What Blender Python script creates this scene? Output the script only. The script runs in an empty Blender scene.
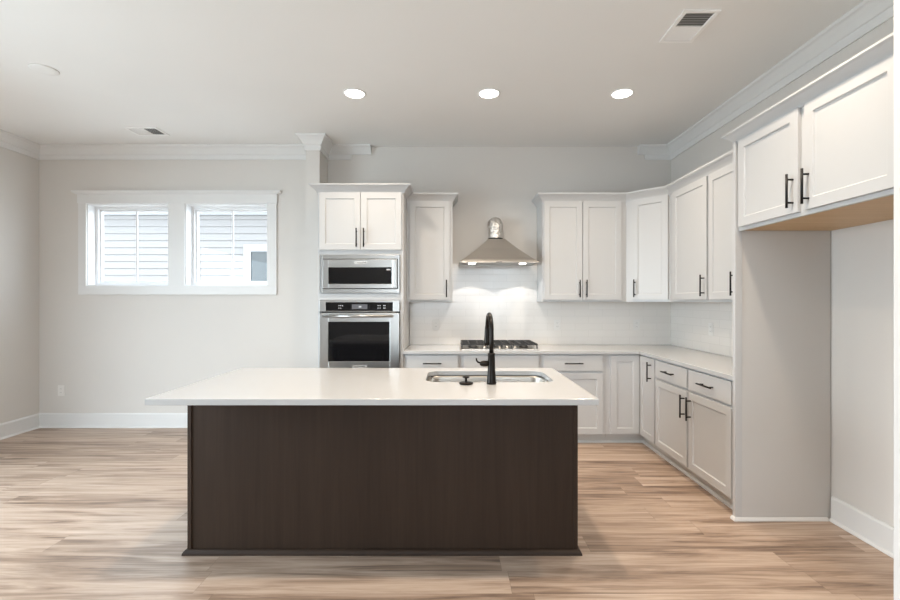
import bpy, bmesh, math
from mathutils import Vector, Matrix

C = bpy.context.scene.collection
S = bpy.context.scene
PI = math.pi

# ---------------------------------------------------------------- camera
H_EYE = 1.39
cam_d = bpy.data.cameras.new('camera')
cam_d.sensor_width = 36.0
cam_d.lens = 18.0
cam_d.shift_x = -0.0022
cam_d.shift_y = 0.0011
cam_d.clip_start = 0.05
cam = bpy.data.objects.new('camera', cam_d)
cam.location = (0, 0, H_EYE)
cam.rotation_euler = (PI / 2, 0, 0)
C.objects.link(cam)
S.camera = cam

# ---------------------------------------------------------------- world, exposure
w = bpy.data.worlds.new('overcast_sky')
S.world = w
w.use_nodes = True
bg = w.node_tree.nodes['Background']
bg.inputs['Color'].default_value = (0.79, 0.905, 1.0, 1)
bg.inputs['Strength'].default_value = 5.5
S.view_settings.view_transform = 'Standard'
S.view_settings.look = 'None'
S.view_settings.gamma = 1.0
S.view_settings.exposure = 0.64
try:
    S.view_settings.use_curve_mapping = False
except Exception:
    pass
S.cycles.max_bounces = 10
S.cycles.diffuse_bounces = 7
S.cycles.glossy_bounces = 4
S.cycles.transparent_max_bounces = 8
S.cycles.sample_clamp_indirect = 6.0
S.cycles.caustics_reflective = False
S.cycles.caustics_refractive = False

CEIL = 3.088
XL, XR, YB, YF = -4.54, 2.41, 4.95, -4.6     # room limits


def area(name, loc, rot, sx, sy, power, col):
    d = bpy.data.lights.new(name, 'AREA')
    d.shape = 'RECTANGLE'
    d.size = sx
    d.size_y = sy
    d.energy = power
    d.color = col
    o = bpy.data.objects.new(name, d)
    o.location = loc
    o.rotation_euler = rot
    C.objects.link(o)
    return o


# daylight through the patio door of the left wall; the window opening behind the camera passes the sky itself
DAY = (0.68, 0.875, 1.0)
area('daylight_patio', (XL - 0.16, 1.2, 1.3), (0, -PI / 2 + 0.55, 0), 2.2, 3.0, 96, DAY)
CAN_POWER = 8.6
HOOD_POWER = 3.5
WARM = (1.0, 0.845, 0.675)


# ---------------------------------------------------------------- mesh helper
class MB:
    def __init__(self):
        self.bm = bmesh.new()

    def face(self, pts):
        vs = [self.bm.verts.new(p) for p in pts]
        return self.bm.faces.new(vs)

    def hexa(self, p):
        """p: 8 points, bottom ring then top ring"""
        v = [self.bm.verts.new(q) for q in p]
        for f in ((3, 2, 1, 0), (4, 5, 6, 7), (0, 1, 5, 4), (1, 2, 6, 5), (2, 3, 7, 6), (3, 0, 4, 7)):
            self.bm.faces.new([v[i] for i in f])

    def box(self, x0, x1, y0, y1, z0, z1):
        self.hexa([(x0, y0, z0), (x1, y0, z0), (x1, y1, z0), (x0, y1, z0),
                   (x0, y0, z1), (x1, y0, z1), (x1, y1, z1), (x0, y1, z1)])
        return self

    def prism(self, ring, d):
        """extrude a closed 3-D ring along vector d"""
        d = Vector(d)
        a = [self.bm.verts.new(Vector(p)) for p in ring]
        b = [self.bm.verts.new(Vector(p) + d) for p in ring]
        n = len(a)
        self.bm.faces.new(a[::-1])
        self.bm.faces.new(b)
        for i in range(n):
            j = (i + 1) % n
            self.bm.faces.new([a[i], a[j], b[j], b[i]])
        return self

    def lathe(self, prof, c=(0, 0, 0), n=32, axis='z', caps=True, smooth=True):
        """prof: list of (radius, height) turned about an axis through c"""
        c = Vector(c)
        rings = []
        for r, h in prof:
            ring = []
            for k in range(n):
                a = 2 * PI * k / n
                p = (r * math.cos(a), r * math.sin(a), h)
                if axis == 'x':
                    p = (h, r * math.cos(a), r * math.sin(a))
                elif axis == 'y':
                    p = (r * math.sin(a), h, r * math.cos(a))
                ring.append(self.bm.verts.new(c + Vector(p)))
            rings.append(ring)
        for a, b in zip(rings, rings[1:]):
            for i in range(n):
                j = (i + 1) % n
                f = self.bm.faces.new([a[i], a[j], b[j], b[i]])
                f.smooth = smooth
        if caps:
            self.bm.faces.new(rings[0][::-1])
            self.bm.faces.new(rings[-1])
        return self

    def tube(self, pts, rad, n=16, smooth=True):
        pts = [Vector(p) for p in pts]
        rads = rad if isinstance(rad, (list, tuple)) else [rad] * len(pts)
        rings = []
        up = None
        for i, p in enumerate(pts):
            t = (pts[min(i + 1, len(pts) - 1)] - pts[max(i - 1, 0)]).normalized()
            if up is None:
                up = Vector((0, 0, 1)) if abs(t.z) < 0.9 else Vector((1, 0, 0))
            u = (up - t * up.dot(t)).normalized()
            v = t.cross(u)
            up = u
            rings.append([self.bm.verts.new(p + (u * math.cos(2 * PI * k / n) + v * math.sin(2 * PI * k / n)) * rads[i])
                          for k in range(n)])
        for a, b in zip(rings, rings[1:]):
            for i in range(n):
                j = (i + 1) % n
                f = self.bm.faces.new([a[i], a[j], b[j], b[i]])
                f.smooth = smooth
        self.bm.faces.new(rings[0][::-1])
        self.bm.faces.new(rings[-1])
        return self

    def sweep(self, prof, path, z=0.0):
        """prof: closed list of (out, height); path: list of (x, y); out is to the right of the path"""
        P = [Vector(p) for p in path]
        N = []
        for a, b in zip(P, P[1:]):
            d = (b - a).normalized()
            N.append(Vector((d.y, -d.x)))
        M = []
        for i in range(len(P)):
            if i == 0:
                M.append(N[0])
            elif i == len(P) - 1:
                M.append(N[-1])
            else:
                M.append((N[i - 1] + N[i]) / (1 + N[i - 1].dot(N[i])))
        rings = []
        for p, m in zip(P, M):
            rings.append([self.bm.verts.new((p.x + m.x * o, p.y + m.y * o, z + h)) for o, h in prof])
        n = len(prof)
        for a, b in zip(rings, rings[1:]):
            for i in range(n):
                j = (i + 1) % n
                self.bm.faces.new([a[i], a[j], b[j], b[i]])
        self.bm.faces.new(rings[0][::-1])
        self.bm.faces.new(rings[-1])
        return self

    def build(self, name, mat, parent=None, bevel=0.0, loc=None, rotz=0.0, seg=2):
        bmesh.ops.recalc_face_normals(self.bm, faces=self.bm.faces)
        me = bpy.data.meshes.new(name)
        self.bm.to_mesh(me)
        self.bm.free()
        me.materials.append(mat)
        o = bpy.data.objects.new(name, me)
        C.objects.link(o)
        if parent:
            o.parent = parent
        if loc:
            o.location = loc
        o.rotation_euler = (0, 0, rotz)
        if bevel:
            b = o.modifiers.new('bevel', 'BEVEL')
            b.width = bevel
            b.segments = seg
            b.limit_method = 'ANGLE'
            b.angle_limit = math.radians(40)
            b.harden_normals = False
        return o


def bx(*a):
    return MB().box(*a)


def tag(o, label, cat, group=None):
    o['label'] = label
    o['category'] = cat
    if group:
        o['group'] = group
    return o


def empty(name, loc, rotz, label, cat, group=None):
    o = bpy.data.objects.new(name, None)
    o.empty_display_size = 0.1
    C.objects.link(o)
    o.location = loc
    o.rotation_euler = (0, 0, rotz)
    return tag(o, label, cat, group)


def struct(o):
    o['kind'] = 'structure'
    return o


# ---------------------------------------------------------------- materials
def mat(name, col, rough=0.5, metal=0.0, spec=0.5):
    m = bpy.data.materials.new(name)
    m.use_nodes = True
    b = m.node_tree.nodes['Principled BSDF']
    b.inputs['Base Color'].default_value = (*col, 1)
    b.inputs['Roughness'].default_value = rough
    b.inputs['Metallic'].default_value = metal
    b.inputs['Specular IOR Level'].default_value = spec
    return m


def nodes(m):
    t = m.node_tree
    return t, t.nodes, t.links, t.nodes['Principled BSDF']


def obj_coord(t, scale=(1, 1, 1), rot=(0, 0, 0), loc=(0, 0, 0)):
    tc = t.nodes.new('ShaderNodeTexCoord')
    mp = t.nodes.new('ShaderNodeMapping')
    mp.inputs['Scale'].default_value = scale
    mp.inputs['Rotation'].default_value = rot
    mp.inputs['Location'].default_value = loc
    t.links.new(tc.outputs['Object'], mp.inputs['Vector'])
    return mp.outputs['Vector']


def paint(name, col, rough, amount=0.03, scale=220, bump=0.02):
    """painted surface: faint roller texture"""
    m = mat(name, col, rough)
    t, n, l, b = nodes(m)
    v = obj_coord(t)
    nz = n.new('ShaderNodeTexNoise')
    nz.inputs['Scale'].default_value = scale
    nz.inputs['Detail'].default_value = 2
    l.new(v, nz.inputs['Vector'])
    bp = n.new('ShaderNodeBump')
    bp.inputs['Strength'].default_value = bump
    bp.inputs['Distance'].default_value = 0.002
    l.new(nz.outputs['Fac'], bp.inputs['Height'])
    l.new(bp.outputs['Normal'], b.inputs['Normal'])
    nz2 = n.new('ShaderNodeTexNoise')
    nz2.inputs['Scale'].default_value = 1.3
    l.new(v, nz2.inputs['Vector'])
    mx = n.new('ShaderNodeMix')
    mx.data_type = 'RGBA'
    mx.inputs['A'].default_value = (*[c * (1 - amount) for c in col], 1)
    mx.inputs['B'].default_value = (*[min(1, c * (1 + amount)) for c in col], 1)
    l.new(nz2.outputs['Fac'], mx.inputs['Factor'])
    l.new(mx.outputs['Result'], b.inputs['Base Color'])
    return m


def math_node(t, op, a, b_=None, c=None):
    nd = t.nodes.new('ShaderNodeMath')
    nd.operation = op
    for i, x in enumerate((a, b_, c)):
        if x is None:
            continue
        if isinstance(x, (int, float)):
            nd.inputs[i].default_value = x
        else:
            t.links.new(x, nd.inputs[i])
    return nd.outputs[0]


def floor_material():
    m = mat('vinyl_plank', (0.4, 0.3, 0.2), 0.36)
    t, n, l, b = nodes(m)
    tc = n.new('ShaderNodeTexCoord')
    sp = n.new('ShaderNodeSeparateXYZ')
    l.new(tc.outputs['Object'], sp.inputs[0])
    PW, PL = 0.178, 1.52
    yr = math_node(t, 'DIVIDE', sp.outputs['Y'], PW)
    row = math_node(t, 'FLOOR', yr)
    fy = math_node(t, 'FRACT', yr)
    wn = n.new('ShaderNodeTexWhiteNoise')
    wn.noise_dimensions = '1D'
    l.new(row, wn.inputs['W'])
    xs = math_node(t, 'ADD', math_node(t, 'DIVIDE', sp.outputs['X'], PL), math_node(t, 'MULTIPLY', wn.outputs['Value'], 7.3))
    colm = math_node(t, 'FLOOR', xs)
    fx = math_node(t, 'FRACT', xs)
    cv = n.new('ShaderNodeCombineXYZ')
    l.new(row, cv.inputs[0])
    l.new(colm, cv.inputs[1])
    wp = n.new('ShaderNodeTexWhiteNoise')
    wp.noise_dimensions = '2D'
    l.new(cv.outputs[0], wp.inputs['Vector'])
    # grain coordinates, shifted for each plank
    gv = n.new('ShaderNodeCombineXYZ')
    l.new(math_node(t, 'ADD', math_node(t, 'MULTIPLY', sp.outputs['X'], 1.0), math_node(t, 'MULTIPLY', wp.outputs['Value'], 31.0)), gv.inputs[0])
    l.new(math_node(t, 'MULTIPLY', sp.outputs['Y'], 15.0), gv.inputs[1])
    l.new(math_node(t, 'MULTIPLY', wp.outputs['Value'], 17.0), gv.inputs[2])
    g1 = n.new('ShaderNodeTexNoise')
    g1.inputs['Scale'].default_value = 1.25
    g1.inputs['Detail'].default_value = 7
    g1.inputs['Roughness'].default_value = 0.62
    g1.inputs['Distortion'].default_value = 0.7
    l.new(gv.outputs[0], g1.inputs['Vector'])
    gv2 = n.new('ShaderNodeCombineXYZ')
    l.new(math_node(t, 'ADD', math_node(t, 'MULTIPLY', sp.outputs['X'], 4.0), math_node(t, 'MULTIPLY', wp.outputs['Value'], 50.0)), gv2.inputs[0])
    l.new(math_node(t, 'MULTIPLY', sp.outputs['Y'], 150.0), gv2.inputs[1])
    g2 = n.new('ShaderNodeTexNoise')
    g2.inputs['Scale'].default_value = 1.0
    g2.inputs['Detail'].default_value = 3
    l.new(gv2.outputs[0], g2.inputs['Vector'])
    tone = math_node(t, 'ADD', math_node(t, 'MULTIPLY', g1.outputs['Fac'], 0.75),
                     math_node(t, 'ADD', math_node(t, 'MULTIPLY', g2.outputs['Fac'], 0.21),
                               math_node(t, 'MULTIPLY', wp.outputs['Value'], 0.13)))
    cr = n.new('ShaderNodeValToRGB')
    e = cr.color_ramp.elements
    e[0].position = 0.36
    e[0].color = FLOOR[0]
    e[1].position = 0.76
    e[1].color = FLOOR[3]
    x = e.new(0.485)
    x.color = FLOOR[1]
    x = e.new(0.585)
    x.color = FLOOR[2]
    l.new(tone, cr.inputs['Fac'])
    # seams
    sy = math_node(t, 'LESS_THAN', fy, 0.012)
    sx = math_node(t, 'LESS_THAN', fx, 0.0014)
    seam = math_node(t, 'MAXIMUM', sy, sx)
    mx = n.new('ShaderNodeMix')
    mx.data_type = 'RGBA'
    l.new(math_node(t, 'MULTIPLY', seam, 0.45), mx.inputs['Factor'])
    l.new(cr.outputs['Color'], mx.inputs['A'])
    mx.inputs['B'].default_value = (0.09, 0.06, 0.04, 1)
    l.new(mx.outputs['Result'], b.inputs['Base Color'])
    bp = n.new('ShaderNodeBump')
    bp.inputs['Strength'].default_value = 0.12
    bp.inputs['Distance'].default_value = 0.002
    l.new(math_node(t, 'SUBTRACT', g2.outputs['Fac'], seam), bp.inputs['Height'])
    l.new(bp.outputs['Normal'], b.inputs['Normal'])
    l.new(math_node(t, 'ADD', 0.33, math_node(t, 'MULTIPLY', g2.outputs['Fac'], 0.16)), b.inputs['Roughness'])
    return m


FLOOR = [(0.125, 0.082, 0.058, 1), (0.29, 0.203, 0.149, 1), (0.43, 0.322, 0.248, 1), (0.565, 0.448, 0.363, 1)]


def wood_material(name, dark, light, rough, along='z', scale=1.0, lo=0.3, hi=0.72):
    m = mat(name, dark, rough)
    t, n, l, b = nodes(m)
    s = {'z': (38, 38, 1.6), 'x': (1.6, 38, 38), 'y': (38, 1.6, 38)}[along]
    v = obj_coord(t, tuple(k * scale for k in s))
    nz = n.new('ShaderNodeTexNoise')
    nz.inputs['Scale'].default_value = 1.0
    nz.inputs['Detail'].default_value = 5
    nz.inputs['Distortion'].default_value = 0.8
    l.new(v, nz.inputs['Vector'])
    v2 = obj_coord(t, tuple(k * scale * 0.09 for k in s))
    n2 = n.new('ShaderNodeTexNoise')
    n2.inputs['Scale'].default_value = 1.0
    n2.inputs['Detail'].default_value = 3
    l.new(v2, n2.inputs['Vector'])
    cr = n.new('ShaderNodeValToRGB')
    cr.color_ramp.elements[0].position = lo
    cr.color_ramp.elements[0].color = (*dark, 1)
    cr.color_ramp.elements[1].position = hi
    cr.color_ramp.elements[1].color = (*light, 1)
    l.new(math_node(t, 'ADD', math_node(t, 'MULTIPLY', nz.outputs['Fac'], 0.55), math_node(t, 'MULTIPLY', n2.outputs['Fac'], 0.45)), cr.inputs['Fac'])
    l.new(cr.outputs['Color'], b.inputs['Base Color'])
    return m


def tile_material(name):
    """glossy white tiles in running bond, thin pale grout; mapped on the object's own x and z"""
    m = mat(name, (0.8, 0.78, 0.75), 0.16)
    t, n, l, b = nodes(m)
    tc = n.new('ShaderNodeTexCoord')
    sp = n.new('ShaderNodeSeparateXYZ')
    l.new(tc.outputs['Object'], sp.inputs[0])
    cb = n.new('ShaderNodeCombineXYZ')
    l.new(sp.outputs['X'], cb.inputs[0])
    l.new(sp.outputs['Z'], cb.inputs[1])
    br = n.new('ShaderNodeTexBrick')
    br.inputs['Scale'].default_value = 1.0
    br.inputs['Brick Width'].default_value = 0.300
    br.inputs['Row Height'].default_value = 0.0765
    br.inputs['Mortar Size'].default_value = 0.0017
    br.inputs['Mortar Smooth'].default_value = 0.3
    br.inputs['Color1'].default_value = (0.79, 0.755, 0.715, 1)
    br.inputs['Color2'].default_value = (0.765, 0.73, 0.69, 1)
    br.inputs['Mortar'].default_value = (0.69, 0.66, 0.62, 1)
    l.new(cb.outputs[0], br.inputs['Vector'])
    l.new(br.outputs['Color'], b.inputs['Base Color'])
    bp = n.new('ShaderNodeBump')
    bp.invert = True
    bp.inputs['Strength'].default_value = 0.3
    bp.inputs['Distance'].default_value = 0.002
    l.new(br.outputs['Fac'], bp.inputs['Height'])
    l.new(bp.outputs['Normal'], b.inputs['Normal'])
    return m


def steel_material(name, col, rough, along=(1, 1, 1), metal=1.0):
    m = mat(name, col, rough, metal)
    t, n, l, b = nodes(m)
    v = obj_coord(t, along)
    nz = n.new('ShaderNodeTexNoise')
    nz.inputs['Scale'].default_value = 1.0
    nz.inputs['Detail'].default_value = 3
    l.new(v, nz.inputs['Vector'])
    l.new(math_node(t, 'ADD', rough - 0.05, math_node(t, 'MULTIPLY', nz.outputs['Fac'], 0.12)), b.inputs['Roughness'])
    return m


M = {}
M['wall'] = paint('greige_wall_paint', (0.635, 0.606, 0.572), 0.75)
M['ceiling'] = paint('ceiling_paint', (0.80, 0.795, 0.78), 0.9)
M['trim'] = paint('white_trim_paint', (0.70, 0.695, 0.685), 0.45, 0.01, 90, 0.01)
M['cab'] = paint('white_cabinet_paint', (0.525, 0.524, 0.522), 0.38, 0.01, 60, 0.01)
M['panel'] = paint('cabinet_side_laminate', (0.575, 0.56, 0.54), 0.4, 0.02, 60, 0.01)
M['floor'] = floor_material()
M['island'] = wood_material('dark_stained_wood', (0.0235, 0.0130, 0.0078), (0.041, 0.0245, 0.0155), 0.55)
M['island_x'] = wood_material('dark_stained_wood_moulding', (0.0235, 0.0130, 0.0078), (0.041, 0.0245, 0.0155), 0.55, 'x')
for k in ('island', 'island_x'):
    M[k].node_tree.nodes['Principled BSDF'].inputs['Specular IOR Level'].default_value = 0.22
M['maple'] = wood_material('natural_maple', (0.52, 0.34, 0.17), (0.66, 0.46, 0.26), 0.5, 'y')
M['tile'] = tile_material('white_tile')
M['quartz'] = paint('white_quartz', (0.49, 0.49, 0.49), 0.16, 0.015, 300, 0.0)
M['steel'] = steel_material('brushed_steel', (0.47, 0.455, 0.435), 0.30, (2, 60, 60))
M['hoodsteel'] = steel_material('hood_steel', (0.50, 0.47, 0.435), 0.32, (60, 60, 2))
M['sink'] = steel_material('sink_steel', (0.55, 0.51, 0.46), 0.28, (3, 40, 40))
M['foil'] = mat('crinkled_foil', (0.74, 0.72, 0.69), 0.36, 1.0)
M['glass_black'] = mat('black_glass', (0.006, 0.006, 0.007), 0.06)
M['black'] = mat('matte_black_metal', (0.012, 0.011, 0.011), 0.42, 0.6)
M['bronze'] = mat('dark_bronze', (0.018, 0.015, 0.013), 0.30, 0.85)
M['iron'] = mat('cast_iron', (0.03, 0.03, 0.03), 0.55)
M['plastic'] = mat('white_plastic', (0.88, 0.875, 0.865), 0.4)
M['plate'] = mat('outlet_plastic', (0.74, 0.72, 0.69), 0.4)
M['vinyl'] = mat('white_vinyl', (0.75, 0.75, 0.755), 0.35)
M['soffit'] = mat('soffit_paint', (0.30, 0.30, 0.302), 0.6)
M['duct'] = mat('grey_duct', (0.22, 0.215, 0.21), 0.8)
M['dark'] = mat('dark_duct', (0.035, 0.035, 0.035), 0.8)
M['toe'] = paint('toe_kick_paint', (0.60, 0.58, 0.55), 0.5, 0.02, 60, 0.01)
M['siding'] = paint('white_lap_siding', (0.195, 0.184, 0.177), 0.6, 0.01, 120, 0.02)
M['ground'] = paint('pale_gravel', (0.45, 0.44, 0.42), 0.9, 0.15, 40, 0.3)
M['display'] = mat('display_print', (0.55, 0.56, 0.58), 0.4)
M['badge'] = mat('badge_metal', (0.85, 0.84, 0.82), 0.25, 0.6)


def foil_bump():
    t, n, l, b = nodes(M['foil'])
    v = obj_coord(t, (40, 40, 55))
    nz = n.new('ShaderNodeTexNoise')
    nz.inputs['Scale'].default_value = 1
    l.new(v, nz.inputs['Vector'])
    bp = n.new('ShaderNodeBump')
    bp.inputs['Strength'].default_value = 1.0
    bp.inputs['Distance'].default_value = 0.02
    l.new(nz.outputs['Fac'], bp.inputs['Height'])
    l.new(bp.outputs['Normal'], b.inputs['Normal'])


foil_bump()

# lamp lens
ml = bpy.data.materials.new('lamp_lens')
ml.use_nodes = True
bb = ml.node_tree.nodes['Principled BSDF']
bb.inputs['Emission Color'].default_value = (1, 0.96, 0.9, 1)
bb.inputs['Emission Strength'].default_value = 6.0
M['lens'] = ml

# window glass: clear sheet that lets daylight through and mirrors a little
mg = bpy.data.materials.new('window_glass')
mg.use_nodes = True
t = mg.node_tree
for nd in list(t.nodes):
    if nd.type != 'OUTPUT_MATERIAL':
        t.nodes.remove(nd)
out = [nd for nd in t.nodes if nd.type == 'OUTPUT_MATERIAL'][0]
tr = t.nodes.new('ShaderNodeBsdfTransparent')
gl = t.nodes.new('ShaderNodeBsdfGlossy')
gl.inputs['Roughness'].default_value = 0.02
mxs = t.nodes.new('ShaderNodeMixShader')
mxs.inputs[0].default_value = 0.012
t.links.new(tr.outputs[0], mxs.inputs[1])
t.links.new(gl.outputs[0], mxs.inputs[2])
t.links.new(mxs.outputs[0], out.inputs[0])
M['glass'] = mg

# ================================================================ SETTING
T = 0.18   # wall thickness
struct(bx(XL - T, XR + T, YF - T, YB + T, -0.12, 0.0).build('floor', M['floor']))
struct(bx(XL - T, XR + T, YF - T, YB + T, CEIL, CEIL + 0.12).build('ceiling', M['ceiling']))

# back wall with the two windows of the dining side
WZ0, WZ1 = 1.555, 2.461
WA = (-4.015, -3.107)
WB = (-2.934, -2.022)
m = MB()
m.box(XL - T, WA[0], YB, YB + T, 0, CEIL)
m.box(WA[1], WB[0], YB, YB + T, WZ0, WZ1)
m.box(WB[1], XR + T, YB, YB + T, 0, CEIL)
m.box(WA[0], WB[1], YB, YB + T, 0, WZ0)
m.box(WA[0], WB[1], YB, YB + T, WZ1, CEIL)
wall_back = struct(m.build('wall_back', M['wall']))
struct(bx(XR, XR + T, YF - T, YB, 0, CEIL).build('wall_right', M['wall']))
# left wall with a wide patio opening (outside the picture, it lets the daylight in)
m = MB()
m.box(XL - T, XL, YF - T, -0.3, 0, CEIL)
m.box(XL - T, XL, 2.7, YB, 0, CEIL)
m.box(XL - T, XL, -0.3, 2.7, 2.4, CEIL)
struct(m.build('wall_left', M['wall']))
m = MB()
m.box(XL, -1.6, YF - T, YF, 0, CEIL)
m.box(2.1, XR, YF - T, YF, 0, CEIL)
for a, b_ in ((-1.6, 2.1),):
    m.box(a, b_, YF - T, YF, 0, 0.9)
    m.box(a, b_, YF - T, YF, 2.7, CEIL)
struct(m.build('wall_front', M['wall']))
# short wall between dining side and kitchen
SX0, SX1, SY = -1.504, -1.364, 4.636
struct(bx(SX0, SX1, SY, YB, 0, CEIL).build('wall_partition', M['wall']))
# wall that closes the refrigerator alcove towards the camera
AX, AY0, AY1 = 1.757, 1.25, 1.79
struct(bx(AX, XR, AY0, AY1, 0, CEIL).build('wall_alcove', M['trim']))

# crown moulding under the ceiling
CROWN = [(0, 0), (0, -0.147), (0.012, -0.147), (0.014, -0.092), (0.022, -0.088), (0.028, -0.079), (0.042, -0.055),
         (0.062, -0.031), (0.070, -0.024), (0.080, -0.020), (0.084, -0.012), (0.084, 0)]
CROWN_TOP = [(0, 0), (0, -0.092), (0.022, -0.088), (0.028, -0.079), (0.042, -0.055),
             (0.062, -0.031), (0.070, -0.024), (0.080, -0.020), (0.084, -0.012), (0.084, 0)]
struct(MB().sweep(CROWN, [(XL, YF), (XL, YB), (SX0, YB), (SX0, SY), (SX1, SY), (SX1, YB), (-1.105, YB)], CEIL).build('trim_1', M['trim']))
struct(MB().sweep(CROWN_TOP, [(-1.105, YB), (-0.885, YB)], CEIL).build('trim_2', M['trim']))
struct(MB().sweep(CROWN, [(2.115, YB), (XR, YB), (XR, AY1)], CEIL).build('trim_3', M['trim']))
struct(MB().sweep(CROWN_TOP, [(2.04, YB), (2.115, YB)], CEIL).build('trim_4', M['trim']))

# baseboards with a small shoe moulding
BASEB = [(0, 0), (0.028, 0), (0.027, 0.008), (0.022, 0.015), (0.015, 0.018), (0.015, 0.142), (0.009, 0.156), (0, 0.158)]
struct(MB().sweep(BASEB, [(XL, 2.75), (XL, YB), (SX0, YB), (SX0, SY), (SX1, SY)]).build('baseboard_back', M['trim']))
struct(MB().sweep(BASEB, [(XR, 2.845), (XR, AY1), (AX, AY1)]).build('baseboard_right', M['trim']))


# windows
def window(name, x0, x1):
    f = MB()
    y0, y1 = YB + 0.105, YB + 0.165
    fw = 0.042
    f.box(x0, x0 + fw, y0, y1, WZ0, WZ1)
    f.box(x1 - fw, x1, y0, y1, WZ0, WZ1)
    f.box(x0 + fw, x1 - fw, y0, y1, WZ0, WZ0 + fw)
    f.box(x0 + fw, x1 - fw, y0, y1, WZ1 - fw, WZ1)
    # inner step of the frame
    s2 = fw + 0.018
    f.box(x0 + fw, x0 + s2, y0 + 0.025, y1, WZ0 + fw, WZ1 - fw)
    f.box(x1 - s2, x1 - fw, y0 + 0.025, y1, WZ0 + fw, WZ1 - fw)
    f.box(x0 + s2, x1 - s2, y0 + 0.025, y1, WZ0 + fw, WZ0 + s2)
    f.box(x0 + s2, x1 - s2, y0 + 0.025, y1, WZ1 - s2, WZ1 - fw)
    o = struct(f.build(name, M['vinyl'], bevel=0.002))
    g = bx(x0 + s2 - 0.004, x1 - s2 + 0.004, y1 - 0.022, y1 - 0.018, WZ0 + s2 - 0.004, WZ1 - s2 + 0.004).build('pane', M['glass'], o)
    xm = (x0 + x1) / 2
    bx(xm - 0.009, xm + 0.009, y1 - 0.034, y1 - 0.023, WZ0 + s2, WZ1 - s2).build('muntin', M['vinyl'], o)
    # jamb lining
    j = MB()
    jt = 0.012
    j.box(x0, x0 + jt, YB - 0.002, y0, WZ0, WZ1)
    j.box(x1 - jt, x1, YB - 0.002, y0, WZ0, WZ1)
    j.box(x0 + jt, x1 - jt, YB - 0.002, y0, WZ0, WZ0 + jt)
    j.box(x0 + jt, x1 - jt, YB - 0.002, y0, WZ1 - jt, WZ1)
    j.build('jamb', M['vinyl'], o)


window('window_1', *WA)
window('window_2', *WB)
# casing round both windows
cz = MB()
CX0, CX1 = WA[0] - 0.082, WB[1] + 0.098
yc0, yc1 = YB - 0.02, YB
cz.box(CX0, WA[0] + 0.004, yc0, yc1, WZ0, WZ1)
cz.box(WA[1] - 0.004, WB[0] + 0.004, yc0, yc1, WZ0, WZ1)
cz.box(WB[1] - 0.004, CX1, yc0, yc1, WZ0, WZ1)
cz.box(CX0, CX1, yc0, yc1, WZ0 - 0.095, WZ0)
cz.box(CX0 - 0.008, CX1 + 0.008, YB - 0.024, yc1, WZ1, WZ1 + 0.108)
cz.sweep([(0, 0), (0, 0.035), (0.036, 0.035), (0.034, 0.022), (0.022, 0.010), (0.012, 0.0)],
         [(CX0 - 0.016, YB), (CX0 - 0.016, YB - 0.022), (CX1 + 0.016, YB - 0.022), (CX1 + 0.016, YB)], WZ1 + 0.100)
struct(cz.build('trim_5', M['trim'], bevel=0.002))

# tiled backsplash, part of the walls
CT = 0.911          # counter top height
bx(-0.462, 0.006, YB - 0.008, YB, CT, 1.40).box(0.006, 0.934, YB - 0.008, YB, CT, 1.80).box(0.934, XR, YB - 0.008, YB, CT, 1.40) \
    .build('tile_backsplash', M['tile'], wall_back)
side_tile = bx(0, 2.056, 0.0, 0.008, CT, 1.40).build('tile_backsplash', M['tile'], bpy.data.objects['wall_right'],
                                                   loc=(XR - 0.008, YB - 0.008, 0), rotz=-PI / 2)


# ================================================================ CABINETS
def shaker_mesh(x0, x1, z0, z1, y0=-0.02, y1=0.0, rail=0.057, rec=0.009):
    """five-piece door: flat frame round a recessed panel, front at y0"""
    m_ = MB()
    B = m_.bm
    V = lambda x, y, z: B.verts.new((x, y, z))
    ring = lambda a, b, c, d, y: [V(a, y, c), V(b, y, c), V(b, y, d), V(a, y, d)]
    e = 0.004
    bk = ring(x0, x1, z0, z1, y1)
    fo = ring(x0, x1, z0, z1, y0)
    fi = ring(x0 + rail, x1 - rail, z0 + rail, z1 - rail, y0)
    ri = ring(x0 + rail + e, x1 - rail - e, z0 + rail + e, z1 - rail - e, y0 + rec)
    for a, b in ((bk, fo), (fo, fi), (fi, ri)):
        for i in range(4):
            j = (i + 1) % 4
            B.faces.new([a[i], a[j], b[j], b[i]])
    B.faces.new(ri)
    B.faces.new(bk[::-1])
    return m_


def slab_mesh(x0, x1, z0, z1):
    return bx(x0, x1, -0.02, 0.0, z0, z1)


def pull_mesh(cx, cz_, length, vertical, yface):
    """round bar pull on two posts; yface = front face it is fixed to"""
    m_ = MB()
    off = 0.034
    h = length / 2
    p = length / 2 - 0.028
    y = yface - off
    if vertical:
        m_.tube([(cx, y, cz_ - h), (cx, y, cz_ + h)], 0.0062, 12)
        for s in (-1, 1):
            m_.tube([(cx, yface + 0.001, cz_ + s * p), (cx, y, cz_ + s * p)], 0.0052, 10)
    else:
        m_.tube([(cx - h, y, cz_), (cx + h, y, cz_)], 0.0062, 12)
        for s in (-1, 1):
            m_.tube([(cx + s * p, yface + 0.001, cz_), (cx + s * p, y, cz_)], 0.0052, 10)
    return m_


PULL = 0.178


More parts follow.
